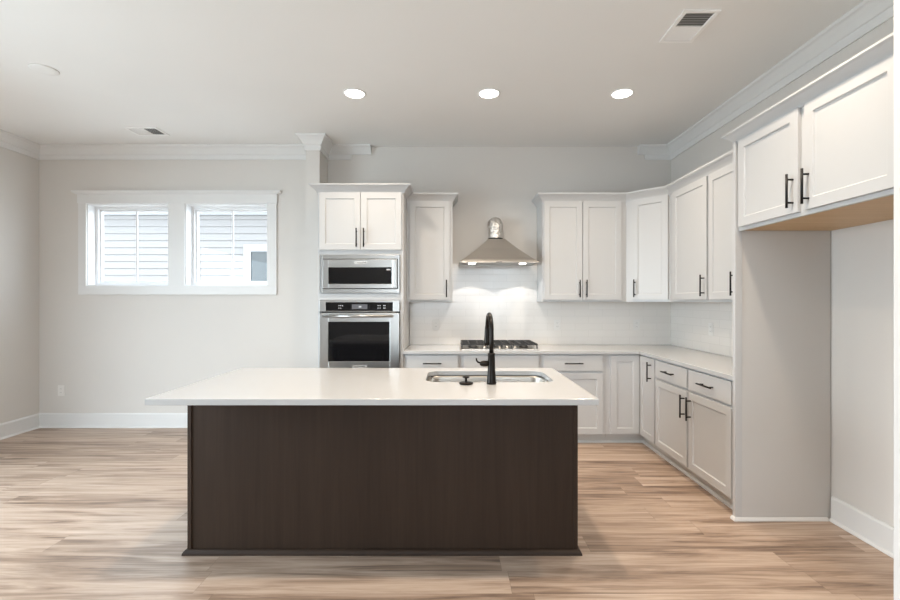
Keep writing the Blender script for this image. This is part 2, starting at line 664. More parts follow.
def add_fronts(root, fronts):
    """fronts: (kind, x0, x1, z0, z1, handle) ; handle: None, 'L', 'R' + 't'/'b', or 'H'"""
    for kind, x0, x1, z0, z1, hd in fronts:
        if kind == 'door':
            d = shaker_mesh(x0, x1, z0, z1).build('door', M['cab'], root, bevel=0.0015)
        elif kind == 'shaker_drawer':
            d = shaker_mesh(x0, x1, z0, z1, rail=0.04).build('drawer', M['cab'], root, bevel=0.0015)
        elif kind == 'panel':
            d = slab_mesh(x0, x1, z0, z1).build('false_front', M['cab'], root, bevel=0.0015)
        else:
            d = slab_mesh(x0, x1, z0, z1).build('drawer', M['cab'], root, bevel=0.0015)
        if hd is None:
            continue
        if hd == 'H':
            pm = pull_mesh((x0 + x1) / 2, (z0 + z1) / 2, PULL, False, -0.02)
        else:
            cx = x0 + 0.032 if hd[0] == 'L' else x1 - 0.032
            zz = z1 - 0.035 - PULL / 2 if hd[1] == 't' else z0 + 0.026 + PULL / 2
            pm = pull_mesh(cx, zz, PULL, True, -0.02)
        pm.build('handle', M['black'], d)


def carcass(root, wd, dp, z0, z1, mat_=None):
    return bx(0, wd, 0, dp, z0, z1).build('carcass', mat_ or M['cab'], root, bevel=0.001)


UPZ0, UPZ1, TALLZ = 1.381, 2.424, 2.442
YU = 4.645           # face frames of the back wall uppers
UD = YB - YU
CCROWN = [(0, -0.012), (0.006, -0.012), (0.010, 0.0), (0.022, 0.014), (0.044, 0.036), (0.054, 0.042), (0.058, 0.046), (0.058, 0.056), (0, 0.056)]
UCROWN = [(0, -0.012), (0.006, -0.012), (0.010, 0.002), (0.020, 0.018), (0.042, 0.044), (0.052, 0.050), (0.058, 0.059), (0.058, 0.072), (0, 0.072)]
TCROWN = [(0, -0.014), (0.008, -0.014), (0.012, 0.0), (0.026, 0.018), (0.054, 0.044), (0.066, 0.050), (0.072, 0.054), (0.072, 0.064), (0, 0.064)]

# --- tall oven cabinet
TY = 4.34
TX0, TX1 = -1.292, -0.468
tall = empty('oven_cabinet', (TX0, TY, 0), 0, 'tall white cabinet holding the microwave and wall oven at the short wall', 'cabinet')
tw = TX1 - TX0
td = YB - TY - 0.001
m = MB()
lft, rgt = -1.275 - TX0, -0.500 - TX0
m.box(0, lft, 0, td, 0.1, TALLZ).box(rgt, tw, 0, td, 0.1, TALLZ)
m.box(lft, rgt, td - 0.02, td, 0.1, TALLZ)
m.box(lft, rgt, 0.0, td - 0.02, 1.8365, TALLZ)
m.box(lft, rgt, 0.0, td - 0.02, 1.3985, 1.4645)
m.box(lft, rgt, 0.0, td - 0.02, 0.1, 0.6595)
m.build('carcass', M['cab'], tall, bevel=0.001)
bx(0, tw, 0.075, td, 0, 0.1).build('toe_kick', M['toe'], tall)
add_fronts(tall, [('door', 0.018, 0.4105, 1.882, 2.432, 'Rb'), ('door', 0.4165, tw - 0.018, 1.882, 2.432, 'Lb'),
                  ('drawer', 0.018, tw - 0.018, 0.12, 0.62, 'H')])
MB().sweep(TCROWN, [(0, 0.29), (0, 0), (tw, 0), (tw, 0.243)], TALLZ).build('crown_moulding', M['cab'], tall)

# --- narrow upper
nw = 0.006 - TX1 - 0.002
narrow = empty('wall_cabinet', (TX1 + 0.002, YU, 0), 0, 'narrow single door white wall cabinet between oven cabinet and range hood', 'cabinet')
carcass(narrow, nw, UD - 0.001, UPZ0, UPZ1)
add_fronts(narrow, [('door', 0.03, nw - 0.03, UPZ0 + 0.022, UPZ1 - 0.01, 'Rb')])
MB().sweep(UCROWN, [(0.0, 0), (nw, 0), (nw, UD - 0.001)], UPZ1).build('crown_moulding', M['cab'], narrow)

# --- double upper right of the hood
UX0, UXA = 0.934, 1.798
dw = UXA - UX0
dbl = empty('wall_cabinet', (UX0, YU, 0), 0, 'double door white wall cabinet just right of the range hood', 'cabinet')
carcass(dbl, dw, UD - 0.001, UPZ0, UPZ1)
add_fronts(dbl, [('door', 0.014, 0.407, UPZ0 + 0.022, UPZ1 - 0.01, 'Rb'), ('door', 0.413, 0.808, UPZ0 + 0.022, UPZ1 - 0.01, 'Lb')])

# --- diagonal corner upper
XU = 2.105
diag = empty('corner_wall_cabinet', (1.80, YU, 0), -PI / 4, 'white wall cabinet set diagonally across the kitchen corner', 'cabinet')
r2 = math.sqrt(0.5)


def to_diag(x, y):
    dx, dy = x - 1.80, y - YU
    return (dx * r2 - dy * r2, dx * r2 + dy * r2)


ring = [to_diag(*p) for p in ((1.80, YU), (XU, 4.34), (XR - 0.001, 4.34), (XR - 0.001, YB - 0.001), (1.80, YB - 0.001))]
MB().prism([(x, y, UPZ0) for x, y in ring], (0, 0, UPZ1 - UPZ0)).build('carcass', M['cab'], diag, bevel=0.001)
dl = (XU - 1.80) / r2
add_fronts(diag, [('door', 0.068, dl - 0.014, UPZ0 + 0.022, UPZ1 - 0.01, 'Lb')])

# --- right wall uppers
sgl = empty('wall_cabinet', (XU, 4.338, 0), -PI / 2, 'single door white wall cabinet on the right wall beside the corner cabinet', 'cabinet')
carcass(sgl, 0.662, XR - XU - 0.001, UPZ0, UPZ1)
add_fronts(sgl, [('door', 0.082, 0.650, UPZ0 + 0.022, UPZ1 - 0.01, 'Rb')])
prw = empty('wall_cabinet', (XU, 3.674, 0), -PI / 2, 'white wall cabinet on the right wall beside the tall refrigerator panel', 'cabinet')
carcass(prw, 0.79, XR - XU - 0.001, UPZ0, UPZ1)
add_fronts(prw, [('door', 0.014, 0.391, UPZ0 + 0.022, UPZ1 - 0.01, 'Rb'), ('door', 0.397, 0.776, UPZ0 + 0.022, UPZ1 - 0.01, 'Lb')])
# one run of moulding over all the uppers right of the hood
mo = MB().sweep(UCROWN, [(UX0, YB - 0.001), (UX0, YU), (1.80, YU), (XU, 4.34), (XU, 2.945)], UPZ1 + 0.001)
tag(mo.build('cabinet_crown_moulding', M['cab']), 'long white crown moulding over the wall cabinets right of the range hood', 'moulding')

# --- refrigerator cabinet and panel
PY = 2.855
FZ0, FZ1 = 1.832, 2.406
FX = 1.818
fw_ = PY - 0.004 - AY1
fr = empty('refrigerator_cabinet', (FX, PY - 0.002, 0), -PI / 2, 'deep double door white cabinet bridging the empty refrigerator alcove', 'cabinet')
m = MB()
fd = XR - FX - 0.002
m.box(0, fw_, 0, fd, FZ0 + 0.02, FZ1).box(0, fw_, 0, 0.02, FZ0, FZ0 + 0.02)
m.build('carcass', M['cab'], fr, bevel=0.001)
bx(0.001, fw_ - 0.001, 0.02, fd - 0.001, FZ0 + 0.004, FZ0 + 0.0195).build('underside_panel', M['maple'], fr)['label'] = 'bare natural wood underside'
add_fronts(fr, [('door', 0.022, 0.512, FZ0 + 0.022, FZ1 - 0.008, 'Rb'), ('door', 0.552, fw_ - 0.012, FZ0 + 0.022, FZ1 - 0.008, 'Lb')])
MB().sweep(CCROWN, [(-0.026, 0.23), (-0.026, -0.001), (fw_, -0.001)], FZ1).build('crown_moulding', M['cab'], fr)
# the tall side panel on the base cabinets' side is fixed to it (local x runs towards the camera)
pn = bx(-0.024, -0.004, 0.0, fd - 0.004, 0, FZ1).build('side_panel', M['panel'], fr)
bx(-0.028, 0.0, -0.022, 0.022, 0, FZ1).build('edge_stile', M['cab'], pn, bevel=0.0015)
MB().sweep([(0, 0), (0.016, 0), (0.014, 0.010), (0.007, 0.018), (0, 0.020)],
           [(-0.028, -0.022), (0.0, -0.022), (0.0, fd - 0.03)]).build('shoe_moulding', M['trim'], pn)

# --- base cabinets on the back wall
YBASE = 4.355        # face frames; door fronts 2 cm in front
BD = YB - YBASE - 0.001
BZ0, BZ1 = 0.1, 0.879
DRZ = (0.715, 0.866)
DOZ = (0.107, 0.695)


SHOE = [(0, 0), (0.016, 0), (0.014, 0.012), (0.007, 0.019), (0, 0.02)]


def base(name, x0, x1, label, fronts, toe=True):
    o = empty(name, (x0, YBASE, 0), 0, label, 'cabinet')
    carcass(o, x1 - x0 - 0.001, BD, BZ0, BZ1)
    if toe:
        bx(0, x1 - x0 - 0.001, 0.075, BD, 0, BZ0).build('toe_kick', M['toe'], o)
        MB().sweep(SHOE, [(0, 0.075), (x1 - x0 - 0.001, 0.075)]).build('shoe_moulding', M['trim'], o)
    add_fronts(o, [(k, a - x0, b - x0, c, d, h) for k, a, b, c, d, h in fronts])
    return o


base('base_cabinet', -0.466, 0.086, 'white base cabinet with one drawer beside the oven cabinet',
     [('drawer', -0.437, 0.058, *DRZ, 'H'), ('door', -0.437, 0.058, *DOZ, 'Rt')])
base('cooktop_base_cabinet', 0.086, 0.857, 'white base cabinet with handleless front below the gas cooktop',
     [('panel', 0.112, 0.833, *DRZ, None), ('door', 0.112, 0.469, *DOZ, 'Rt'), ('door', 0.476, 0.833, *DOZ, 'Lt')])
base('base_cabinet', 0.857, 1.512, 'white base cabinet with one drawer right of the cooktop',
     [('drawer', 0.881, 1.453, *DRZ, 'H'), ('door', 0.881, 1.453, *DOZ, 'Lt')])

# --- corner base cabinet with its L-shaped pair of doors
XBASE = 1.828
cor = empty('corner_base_cabinet', (1.512, YBASE, 0), 0, 'white corner base cabinet with two doors meeting at an inside angle', 'cabinet')
L = lambda x, y: (x - 1.512, y - YBASE)
ring = [L(*p) for p in ((1.512, YBASE), (XBASE, YBASE), (XBASE, 4.025), (XR - 0.001, 4.025), (XR - 0.001, YB - 0.001), (1.512, YB - 0.001))]
MB().prism([(x, y, BZ0) for x, y in ring], (0, 0, BZ1 - BZ0)).build('carcass', M['cab'], cor)
ring = [L(*p) for p in ((1.512, YBASE + 0.075), (XBASE + 0.055, YBASE + 0.075), (XBASE + 0.055, 4.025), (XR - 0.001, 4.025), (XR - 0.001, YB - 0.001), (1.512, YB - 0.001))]
MB().prism([(x, y, 0) for x, y in ring], (0, 0, BZ0)).build('toe_kick', M['toe'], cor)
MB().sweep(SHOE, [L(1.512, YBASE + 0.075), L(XBASE + 0.055, YBASE + 0.075), L(XBASE + 0.055, 4.025)]).build('shoe_moulding', M['trim'], cor)
d1 = shaker_mesh(1.532 - 1.512, XBASE - 0.023 - 1.512, DOZ[0], DRZ[1]).build('door', M['cab'], cor, bevel=0.0015)
d2 = shaker_mesh(0.004, 0.302, DOZ[0], DRZ[1]).build('door', M['cab'], cor, bevel=0.0015, loc=(XBASE - 1.512, 4.334 - YBASE, 0), rotz=-PI / 2)
pull_mesh(0.302 - 0.062, 0.745, PULL, True, -0.02).build('handle', M['black'], d2)

# --- base cabinet along the right wall
bw = 4.022 - 2.882
br_ = empty('base_cabinet', (XBASE, 4.022, 0), -PI / 2, 'white base cabinet with two drawers over two doors along the right wall', 'cabinet')
carcass(br_, bw, XR - XBASE - 0.001, BZ0, BZ1)
bx(0, bw, 0.055, XR - XBASE - 0.001, 0, BZ0).build('toe_kick', M['toe'], br_)
MB().sweep([(0, 0), (0.016, 0), (0.014, 0.012), (0.007, 0.019), (0, 0.02)], [(0.0, 0.055), (bw, 0.055)]).build('shoe_moulding', M['trim'], br_)
add_fronts(br_, [('drawer', 0.020, 0.552, *DRZ, 'H'), ('drawer', 0.580, 1.105, *DRZ, 'H'),
                 ('door', 0.020, 0.552, *DOZ, 'Rt'), ('door', 0.580, 1.105, *DOZ, 'Lt')])

# --- L-shaped worktop
wx = 1.798
wy = 4.315
ring = [(-0.466, wy), (wx, wy), (wx, 2.884), (XR - 0.009, 2.884), (XR - 0.009, YB - 0.009), (-0.466, YB - 0.009)]
wk = MB().prism([(x, y, 0.880) for x, y in ring], (0, 0, CT - 0.880)).build('worktop', M['quartz'], bevel=0.003)
tag(wk, 'white L-shaped quartz worktop along the back and right walls', 'worktop')

# ================================================================ ISLAND
IX0, IX1 = -1.455, 0.692
IY0, IY1 = 2.473, 3.18
isl = empty('kitchen_island', ((IX0 + IX1) / 2, (IY0 + IY1) / 2, 0), 0, 'dark brown wooden kitchen island in the middle of the floor', 'island')
ox, oy = (IX0 + IX1) / 2, (IY0 + IY1) / 2
m = MB()
a0, a1, b0, b1 = IX0 + 0.012 - ox, IX1 - 0.012 - ox, IY0 + 0.006 - oy, IY1 - oy
m.box(a0, a1, b0, b0 + 0.02, 0.0, 0.8795)                      # seating side panel
m.box(a0, a0 + 0.02, b0 + 0.02, b1, 0.0, 0.8795)
m.box(a1 - 0.02, a1, b0 + 0.02, b1, 0.0, 0.8795)
m.box(a0 + 0.02, a1 - 0.02, b1 - 0.02, b1, 0.1, 0.8795)
m.box(a0 + 0.02, a1 - 0.02, b0 + 0.02, b1 - 0.02, 0.1, 0.118)
m.build('carcass', M['island'], isl)
for sx in (0, 1):
    x = (IX0 if sx == 0 else IX1 - 0.022) - ox
    bx(x, x + 0.022, IY0 - oy, IY0 + 0.05 - oy, 0.0, 0.8795).build('corner_trim', M['island'], isl, bevel=0.002)
MB().sweep([(0, 0), (0.020, 0), (0.019, 0.009), (0.014, 0.019), (0.006, 0.026), (0, 0.027)],
           [(IX0 - ox, IY1 - oy), (IX0 - ox, IY0 - oy), (IX1 - ox, IY0 - oy), (IX1 - ox, IY1 - oy)]).build('base_moulding', M['island_x'], isl)
# cabinet doors on the kitchen side
dwid = (IX1 - IX0 - 0.06) / 4
for k in range(4):
    x0 = IX0 - ox + 0.03 + k * dwid
    d = shaker_mesh(0.004, dwid - 0.004, 0.12, 0.86).build('door', M['island'], isl, loc=(x0 + dwid, IY1 - oy, 0), rotz=PI)
    pull_mesh(0.04 if k % 2 else dwid - 0.04, 0.72, PULL, True, -0.02).build('handle', M['black'], d)

# worktop with a rounded sink cut-out
KX0, KX1, KY0, KY1 = -1.502, 0.718, 2.198, 3.22
SKX0, SKX1, SKY0, SKY1, SKR = -0.160, 0.612, 2.655, 3.085, 0.085


def rrect(x0, x1, y0, y1, r, n=8):
    pts = []
    for cx, cy, a in ((x1 - r, y1 - r, 0), (x0 + r, y1 - r, 90), (x0 + r, y0 + r, 180), (x1 - r, y0 + r, 270)):
        for k in range(n + 1):
            t_ = math.radians(a + 90 * k / n)
            pts.append((cx + r * math.cos(t_), cy + r * math.sin(t_)))
    return pts


def slab_with_hole(x0, x1, y0, y1, z0, z1, hole):
    """rectangular slab with a rounded hole; outer ring points projected from the hole's"""
    m_ = MB()
    B = m_.bm
    cx, cy = (min(p[0] for p in hole) + max(p[0] for p in hole)) / 2, (min(p[1] for p in hole) + max(p[1] for p in hole)) / 2
    corner = [(x1, y1), (x0, y1), (x0, y0), (x1, y0)]
    n = len(hole) // 4
    rings = {}
    for z in (z0, z1):
        hi = [B.verts.new((x, y, z)) for x, y in hole]
        co = [B.verts.new((x, y, z)) for x, y in corner]
        rings[z] = (hi, co)
        N = len(hi)
        for q in range(4):
            for k in range(n - 1):
                B.faces.new([co[q], hi[q * n + k], hi[q * n + k + 1]])
            B.faces.new([co[q], hi[q * n + n - 1], hi[(q * n + n) % N], co[(q + 1) % 4]])
    (h0, c0), (h1, c1) = rings[z0], rings[z1]
    N = len(h0)
    for i in range(N):
        j = (i + 1) % N
        f = B.faces.new([h0[i], h0[j], h1[j], h1[i]])
    for i in range(4):
        j = (i + 1) % 4
        B.faces.new([c0[i], c0[j], c1[j], c1[i]])
    return m_


hole = rrect(SKX0, SKX1, SKY0, SKY1, SKR)
it = slab_with_hole(KX0, KX1, KY0, KY1, 0.880, CT, hole).build('island_worktop', M['quartz'], bevel=0.002)
tag(it, 'white quartz worktop with sink cut-out on the dark island', 'worktop')

# undermount sink
m = MB()
B = m.bm
rings = []
for dz, grow in ((0.0, 0.022), (0.0, 0.006), (-0.02, 0.004), (-0.17, -0.006), (-0.20, -0.03)):
    rings.append([B.verts.new((x, y, 0.8785 + dz)) for x, y in rrect(SKX0 - grow, SKX1 + grow, SKY0 - grow, SKY1 + grow, max(0.03, SKR + grow))])
for a, b_ in zip(rings, rings[1:]):
    for i in range(len(a)):
        j = (i + 1) % len(a)
        B.faces.new([a[i], a[j], b_[j], b_[i]]).smooth = True
B.faces.new(rings[-1])
bowl = m.build('bowl', M['sink'])
sk = empty('sink', ((SKX0 + SKX1) / 2, (SKY0 + SKY1) / 2, 0.67), 0, 'stainless steel undermount sink sunk into the island worktop', 'sink')
bowl.parent = sk
bowl.matrix_parent_inverse = Matrix.Translation(-sk.location)
sol = bowl.modifiers.new('thickness', 'SOLIDIFY')
sol.thickness = 0.0015
sol.offset = 0
MB().lathe([(0.045, 0.0), (0.045, 0.004), (0.03, 0.005), (0.028, 0.001)], (0, 0, 0.0095), 24).build('drain', M['steel'], sk)

# faucet
fa = empty('faucet', (0.228, 2.598, CT), 0, 'tall black gooseneck faucet standing on the island beside the sink', 'faucet')
MB().lathe([(0.0285, 0.0), (0.0285, 0.012), (0.0265, 0.016), (0.0245, 0.05), (0.0215, 0.09), (0.0205, 0.165), (0.0215, 0.168), (0.0215, 0.176), (0.016, 0.180)], (0, 0, 0), 28).build('body', M['bronze'], fa)
pts = [(0, 0, 0.17), (0, 0, 0.24), (0, 0, 0.300)]
R = 0.098
dirx, diry = -0.045, 0.999
for k in range(1, 17):
    a = PI - PI * 0.97 * k / 16
    s_ = R + R * math.cos(a)
    pts.append((dirx * s_, diry * s_, 0.300 + R * math.sin(a)))
MB().tube(pts, 0.0132, 18).build('spout', M['bronze'], fa)
e_ = Vector(pts[-1])
hd = [e_ + Vector((0, 0, 0.012)), e_ + Vector((-0.0005, 0.002, -0.01)), e_ + Vector((-0.001, 0.003, -0.04)), e_ + Vector((-0.001, 0.004, -0.085)), e_ + Vector((-0.001, 0.004, -0.104))]
MB().tube(hd, [0.0145, 0.0150, 0.0165, 0.0195, 0.0195], 18).build('spray_head', M['bronze'], fa)
hm = MB()
hm.tube([(-0.015, 0, 0.118), (-0.045, 0, 0.118), (-0.060, 0, 0.118), (-0.068, 0, 0.119)], [0.0165, 0.0175, 0.0145, 0.007], 16)
hm.tube([(-0.060, 0, 0.121), (-0.078, -0.002, 0.126), (-0.086, -0.004, 0.136), (-0.088, -0.005, 0.150)], [0.006, 0.0055, 0.005, 0.0042], 12)
hm.build('lever_handle', M['bronze'], fa)

# sink stopper on the worktop
sp_ = empty('sink_stopper', (0.081, 2.590, CT), 0, 'small black round sink stopper lying on the island left of the faucet', 'stopper')
MB().lathe([(0.030, 0.0), (0.041, 0.005), (0.041, 0.010), (0.030, 0.014), (0.010, 0.016)], (0, 0, 0), 28).build('disc', M['bronze'], sp_)
MB().lathe([(0.007, 0.015), (0.006, 0.034), (0.020, 0.038), (0.021, 0.043), (0.012, 0.046)], (0, 0, 0), 24).build('knob', M['bronze'], sp_)

# ================================================================ APPLIANCES
def text_mesh(name, body, size, mt, parent, loc):
    cu = bpy.data.curves.new(name, 'FONT')
    cu.body = body
    cu.size = size
    cu.align_x = 'CENTER'
    cu.align_y = 'CENTER'
    cu.extrude = 0.0006
    tmp = bpy.data.objects.new(name, cu)
    C.objects.link(tmp)
    dg = bpy.context.evaluated_depsgraph_get()
    me = bpy.data.meshes.new_from_object(tmp.evaluated_get(dg))
    bpy.data.objects.remove(tmp)
    me.transform(Matrix.Rotation(PI / 2, 4, 'X'))
    me.materials.clear()
    me.materials.append(mt)
    o = bpy.data.objects.new(name, me)
    C.objects.link(o)
    o.parent = parent
    o.location = loc
    return o


def frame_mesh(x0, x1, z0, z1, ix0, ix1, iz0, iz1, y0, y1):
    m_ = MB()
    m_.box(x0, ix0, y0, y1, z0, z1).box(ix1, x1, y0, y1, z0, z1)
    m_.box(ix0, ix1, y0, y1, z0, iz0).box(ix0, ix1, y0, y1, iz1, z1)
    return m_


AYF = 4.318     # appliance fronts
mwx = -0.882
mw = empty('microwave', (mwx, TY, 1.467), 0, 'built-in stainless microwave above the wall oven', 'microwave')
X = lambda x: x - mwx
Z = lambda z: z - 1.467
frame_mesh(X(-1.262), X(-0.503), Z(1.467), Z(1.834), X(-1.244), X(-0.520), Z(1.505), Z(1.795), -0.018, -0.001).build('trim_frame', M['steel'], mw, bevel=0.002)
bx(X(-1.25), X(-0.51), -0.001, 0.40, Z(1.475), Z(1.825)).build('casing', M['dark'], mw)
dr = frame_mesh(X(-1.239), X(-0.525), Z(1.511), Z(1.789), X(-1.184), X(-0.577), Z(1.553), Z(1.712), -0.030, -0.003).build('door', M['steel'], mw, bevel=0.002)
bx(X(-1.185), X(-0.576), -0.024, -0.004, Z(1.552), Z(1.713)).build('door_glass', M['glass_black'], dr)
bx(X(-0.567), X(-0.532), -0.036, -0.030, Z(1.520), Z(1.780)).build('pull_strip', M['steel'], dr, bevel=0.003)
bx(X(-0.627), X(-0.590), -0.0255, -0.0238, Z(1.685), Z(1.697)).build('display', M['display'], dr)
bx(X(-0.932), X(-0.815), -0.032, -0.030, Z(1.744), Z(1.772)).build('badge', M['badge'], dr)
text_mesh('lettering', 'KitchenAid', 0.022, M['black'], dr, (X(-0.8735), -0.0322, Z(1.758)))

ov = empty('wall_oven', (mwx, TY, 0.662), 0, 'built-in stainless wall oven with black control panel below the microwave', 'oven')
Z = lambda z: z - 0.662
frame_mesh(X(-1.272), X(-0.503), Z(1.288), Z(1.396), X(-1.212), X(-0.566), Z(1.294), Z(1.377), -0.022, -0.001).build('control_frame', M['steel'], ov, bevel=0.002)
cp = bx(X(-1.213), X(-0.565), -0.019, -0.001, Z(1.293), Z(1.378)).build('control_panel', M['glass_black'], ov)
bx(X(-0.962), X(-0.812), -0.0200, -0.0188, Z(1.312), Z(1.358)).build('display', mat('dim_display', (0.10, 0.10, 0.11), 0.3), cp)
for x, z in ((-1.085, 1.345), (-1.068, 1.345), (-1.051, 1.345), (-1.085, 1.322), (-1.068, 1.322), (-0.71, 1.345), (-0.69, 1.345), (-0.71, 1.322), (-0.69, 1.322), (-0.655, 1.345), (-0.643, 1.345), (-0.655, 1.322), (-0.643, 1.322)):
    bx(X(x) - 0.0045, X(x) + 0.0045, -0.0198, -0.0188, Z(z) - 0.004, Z(z) + 0.004).build('touch_key', M['display'], cp)
bx(X(-0.895), X(-0.870), -0.0206, -0.0199, Z(1.328), Z(1.342)).build('clock_digits', M['display'], cp)
bx(X(-1.26), X(-0.515), -0.001, 0.52, Z(0.67), Z(1.39)).build('casing', M['dark'], ov)
od = frame_mesh(X(-1.272), X(-0.503), Z(0.700), Z(1.276), X(-1.184), X(-0.596), Z(0.812), Z(1.190), -0.036, -0.003).build('door', M['steel'], ov, bevel=0.003)
bx(X(-1.185), X(-0.595), -0.030, -0.004, Z(0.811), Z(1.191)).build('door_glass', M['glass_black'], od)
hb = MB()
hb.tube([(X(-1.222), -0.086, Z(1.247)), (X(-0.560), -0.086, Z(1.247))], 0.0125, 16)
for x in (-1.205, -0.577):
    hb.tube([(X(x), -0.034, Z(1.247)), (X(x), -0.086, Z(1.247))], 0.010, 12)
hb.build('handle', M['steel'], od)
bx(X(-0.952), X(-0.812), -0.038, -0.036, Z(0.748), Z(0.776)).build('badge', M['badge'], od)
text_mesh('lettering', 'KitchenAid', 0.022, M['black'], od, (X(-0.882), -0.0382, Z(0.762)))
bx(X(-1.272), X(-0.503), -0.030, -0.002, Z(0.662), Z(0.694)).build('lower_vent', M['steel'], ov, bevel=0.002)

# gas cooktop
HX = 0.468
ct = empty('gas_cooktop', (HX, 4.64, CT), 0, 'stainless gas cooktop with black iron grates set in the back worktop', 'cooktop')
bx(-0.38, 0.38, -0.235, 0.24, 0.0, 0.010).build('steel_top', M['steel'], ct, bevel=0.003)
bpos = [(-0.255, -0.095, 0.036), (-0.255, 0.125, 0.030), (0.0, 0.02, 0.050), (0.255, -0.095, 0.036), (0.255, 0.125, 0.030)]
for x, y, r in bpos:
    MB().lathe([(r + 0.012, 0.010), (r + 0.008, 0.022), (r, 0.024), (r, 0.032), (r * 0.6, 0.034)], (x, y, 0), 24).build('burner', M['iron'], ct)
for gx in (-0.253, 0.0, 0.253):
    g = MB()
    hw, y0, y1 = 0.122, -0.215, 0.225
    zt0, zt1 = 0.042, 0.058
    bar = 0.006
    g.box(gx - hw, gx + hw, y0, y0 + 2 * bar, zt0, zt1).box(gx - hw, gx + hw, y1 - 2 * bar, y1, zt0, zt1)
    g.box(gx - hw, gx - hw + 2 * bar, y0 + 2 * bar, y1 - 2 * bar, zt0, zt1).box(gx + hw - 2 * bar, gx + hw, y0 + 2 * bar, y1 - 2 * bar, zt0, zt1)
    for yy in (-0.10, 0.0, 0.11):
        g.box(gx - hw + 2 * bar, gx + hw - 2 * bar, yy - bar, yy + bar, zt0 + 0.002, zt1)
    for xx in (-0.045, 0.045):
        g.box(gx + xx - bar, gx + xx + bar, y0 + 2 * bar, y1 - 2 * bar, zt0 + 0.003, zt1 - 0.001)
    for xx in (gx - hw, gx + hw - 2 * bar):
        for yy in (y0, y1 - 2 * bar):
            g.box(xx, xx + 2 * bar, yy, yy + 2 * bar, 0.0098, zt0)
    g.build('grate', M['iron'], ct)
for k in range(5):
    MB().lathe([(0.019, 0.0098), (0.019, 0.016), (0.0165, 0.018), (0.0155, 0.036), (0.012, 0.038)], (-0.15 + k * 0.075, -0.222 + 0.012, 0), 20).build('knob', M['steel'], ct)

# range hood
HZ0, HZ1 = 1.772, 1.784
hood = empty('range_hood', (HX, YB, HZ0), 0, 'stainless pyramid range hood with bare foil duct on the back wall', 'range hood')
hy = -0.485
m = MB()
# rim: a shallow tray open below
hx = 0.396
rim = [(-hx, hy), (hx, hy), (hx, -0.002), (-hx, -0.002)]
m.box(-hx + 0.006, hx - 0.006, hy + 0.006, hy + 0.012, 0.001, HZ1 - HZ0).box(-hx + 0.006, hx - 0.006, -0.014, -0.002, 0.001, HZ1 - HZ0)
m.box(-hx + 0.006, -hx + 0.012, hy + 0.012, -0.014, 0.001, HZ1 - HZ0).box(hx - 0.012, hx - 0.006, hy + 0.012, -0.014, 0.001, HZ1 - HZ0)
m.build('rim', M['hoodsteel'], hood)
m = MB()
zt = 2.040 - HZ0
zb = HZ1 - HZ0
secs = [(hx - 0.001, hy + 0.001, 0.0005), (hx, hy, 0.004), (0.362, -0.462, zb + 0.020), (0.330, -0.437, zb + 0.042), (0.200, -0.333, zb + 0.150), (0.088, -0.243, zt)]
rings = [[m.bm.verts.new(p) for p in ((-a, b, z_), (a, b, z_), (a, -0.002, z_), (-a, -0.002, z_))] for a, b, z_ in secs]
for ra, rb in zip(rings, rings[1:]):
    for q in range(4):
        m.bm.faces.new([ra[q], ra[(q + 1) % 4], rb[(q + 1) % 4], rb[q]])
m.bm.faces.new(rings[-1])
m.build('canopy', M['hoodsteel'], hood, bevel=0.0015)
bx(-hx + 0.012, hx - 0.012, hy + 0.012, -0.014, 0.006, 0.0115).build('filter_plate', M['steel'], hood)
HL = []
for sx in (-1, 1):
    lx, ly = sx * 0.262, -0.290
    MB().lathe([(0.036, 0.0058), (0.036, 0.001), (0.029, 0.0), (0.029, 0.004)], (lx, ly, 0), 24).build('light', M['lens'], hood)
    HL.append((HX + lx, YB + ly, HZ0 - 0.003))
# collar and flexible foil duct that bends into the wall
MB().lathe([(0.080, 0), (0.080, 0.018), (0.076, 0.022)], (0, -0.118, zt), 32).build('collar', M['black'], hood)
pts, rad = [], []
zc = zt + 0.008
k_ = 0
for i in range(16):
    pts.append((0, -0.118, zc + i * 0.0085))
    rad.append(0.079 if i % 2 else 0.073)
z_top = zc + 15 * 0.0085
for i in range(1, 14):
    a = PI / 2 * i / 13
    pts.append((0, -0.118 + 0.085 * (1 - math.cos(a)), z_top + 0.050 * math.sin(a)))
    rad.append(0.079 if i % 2 else 0.073)
pts.append((0, -0.003, z_top + 0.050))
rad.append(0.076)
MB().tube(pts, rad, 28).build('flexible_duct', M['foil'], hood)
bx(-0.03, 0.03, hy - 0.001, hy, 0.003, 0.009).build('button_strip', M['dark'], hood)

for i, p in enumerate(HL):
    d = bpy.data.lights.new('hood_lamp', 'SPOT')
    d.energy = HOOD_POWER
    d.color = (1.0, 0.97, 0.93)
    d.spot_size = math.radians(105)
    d.spot_blend = 0.06
    d.shadow_soft_size = 0.015
    o = bpy.data.objects.new('hood_lamp', d)
    o.location = p
    C.objects.link(o)

# ================================================================ CEILING THINGS
def can_lamp(x, y):
    d = bpy.data.lights.new('downlight_lamp', 'AREA')
    d.shape = 'DISK'
    d.size = 0.13
    d.energy = CAN_POWER
    d.color = WARM
    d.spread = math.radians(132)
    l_ = bpy.data.objects.new('downlight_lamp', d)
    l_.location = (x, y, CEIL - 0.012)
    C.objects.link(l_)


def downlight(x, y, label, seen=True):
    o = empty('recessed_downlight', (x, y, CEIL), 0, label, 'ceiling light', 'recessed ceiling downlights')
    MB().lathe([(0.092, -0.0005), (0.092, -0.004), (0.080, -0.007), (0.078, -0.0035)], (0, 0, 0), 32).build('trim_ring', M['plastic'], o)
    MB().lathe([(0.078, -0.0005), (0.077, -0.0045), (0.05, -0.005)], (0, 0, 0), 32).build('lens', M['lens'], o)
    can_lamp(x, y)


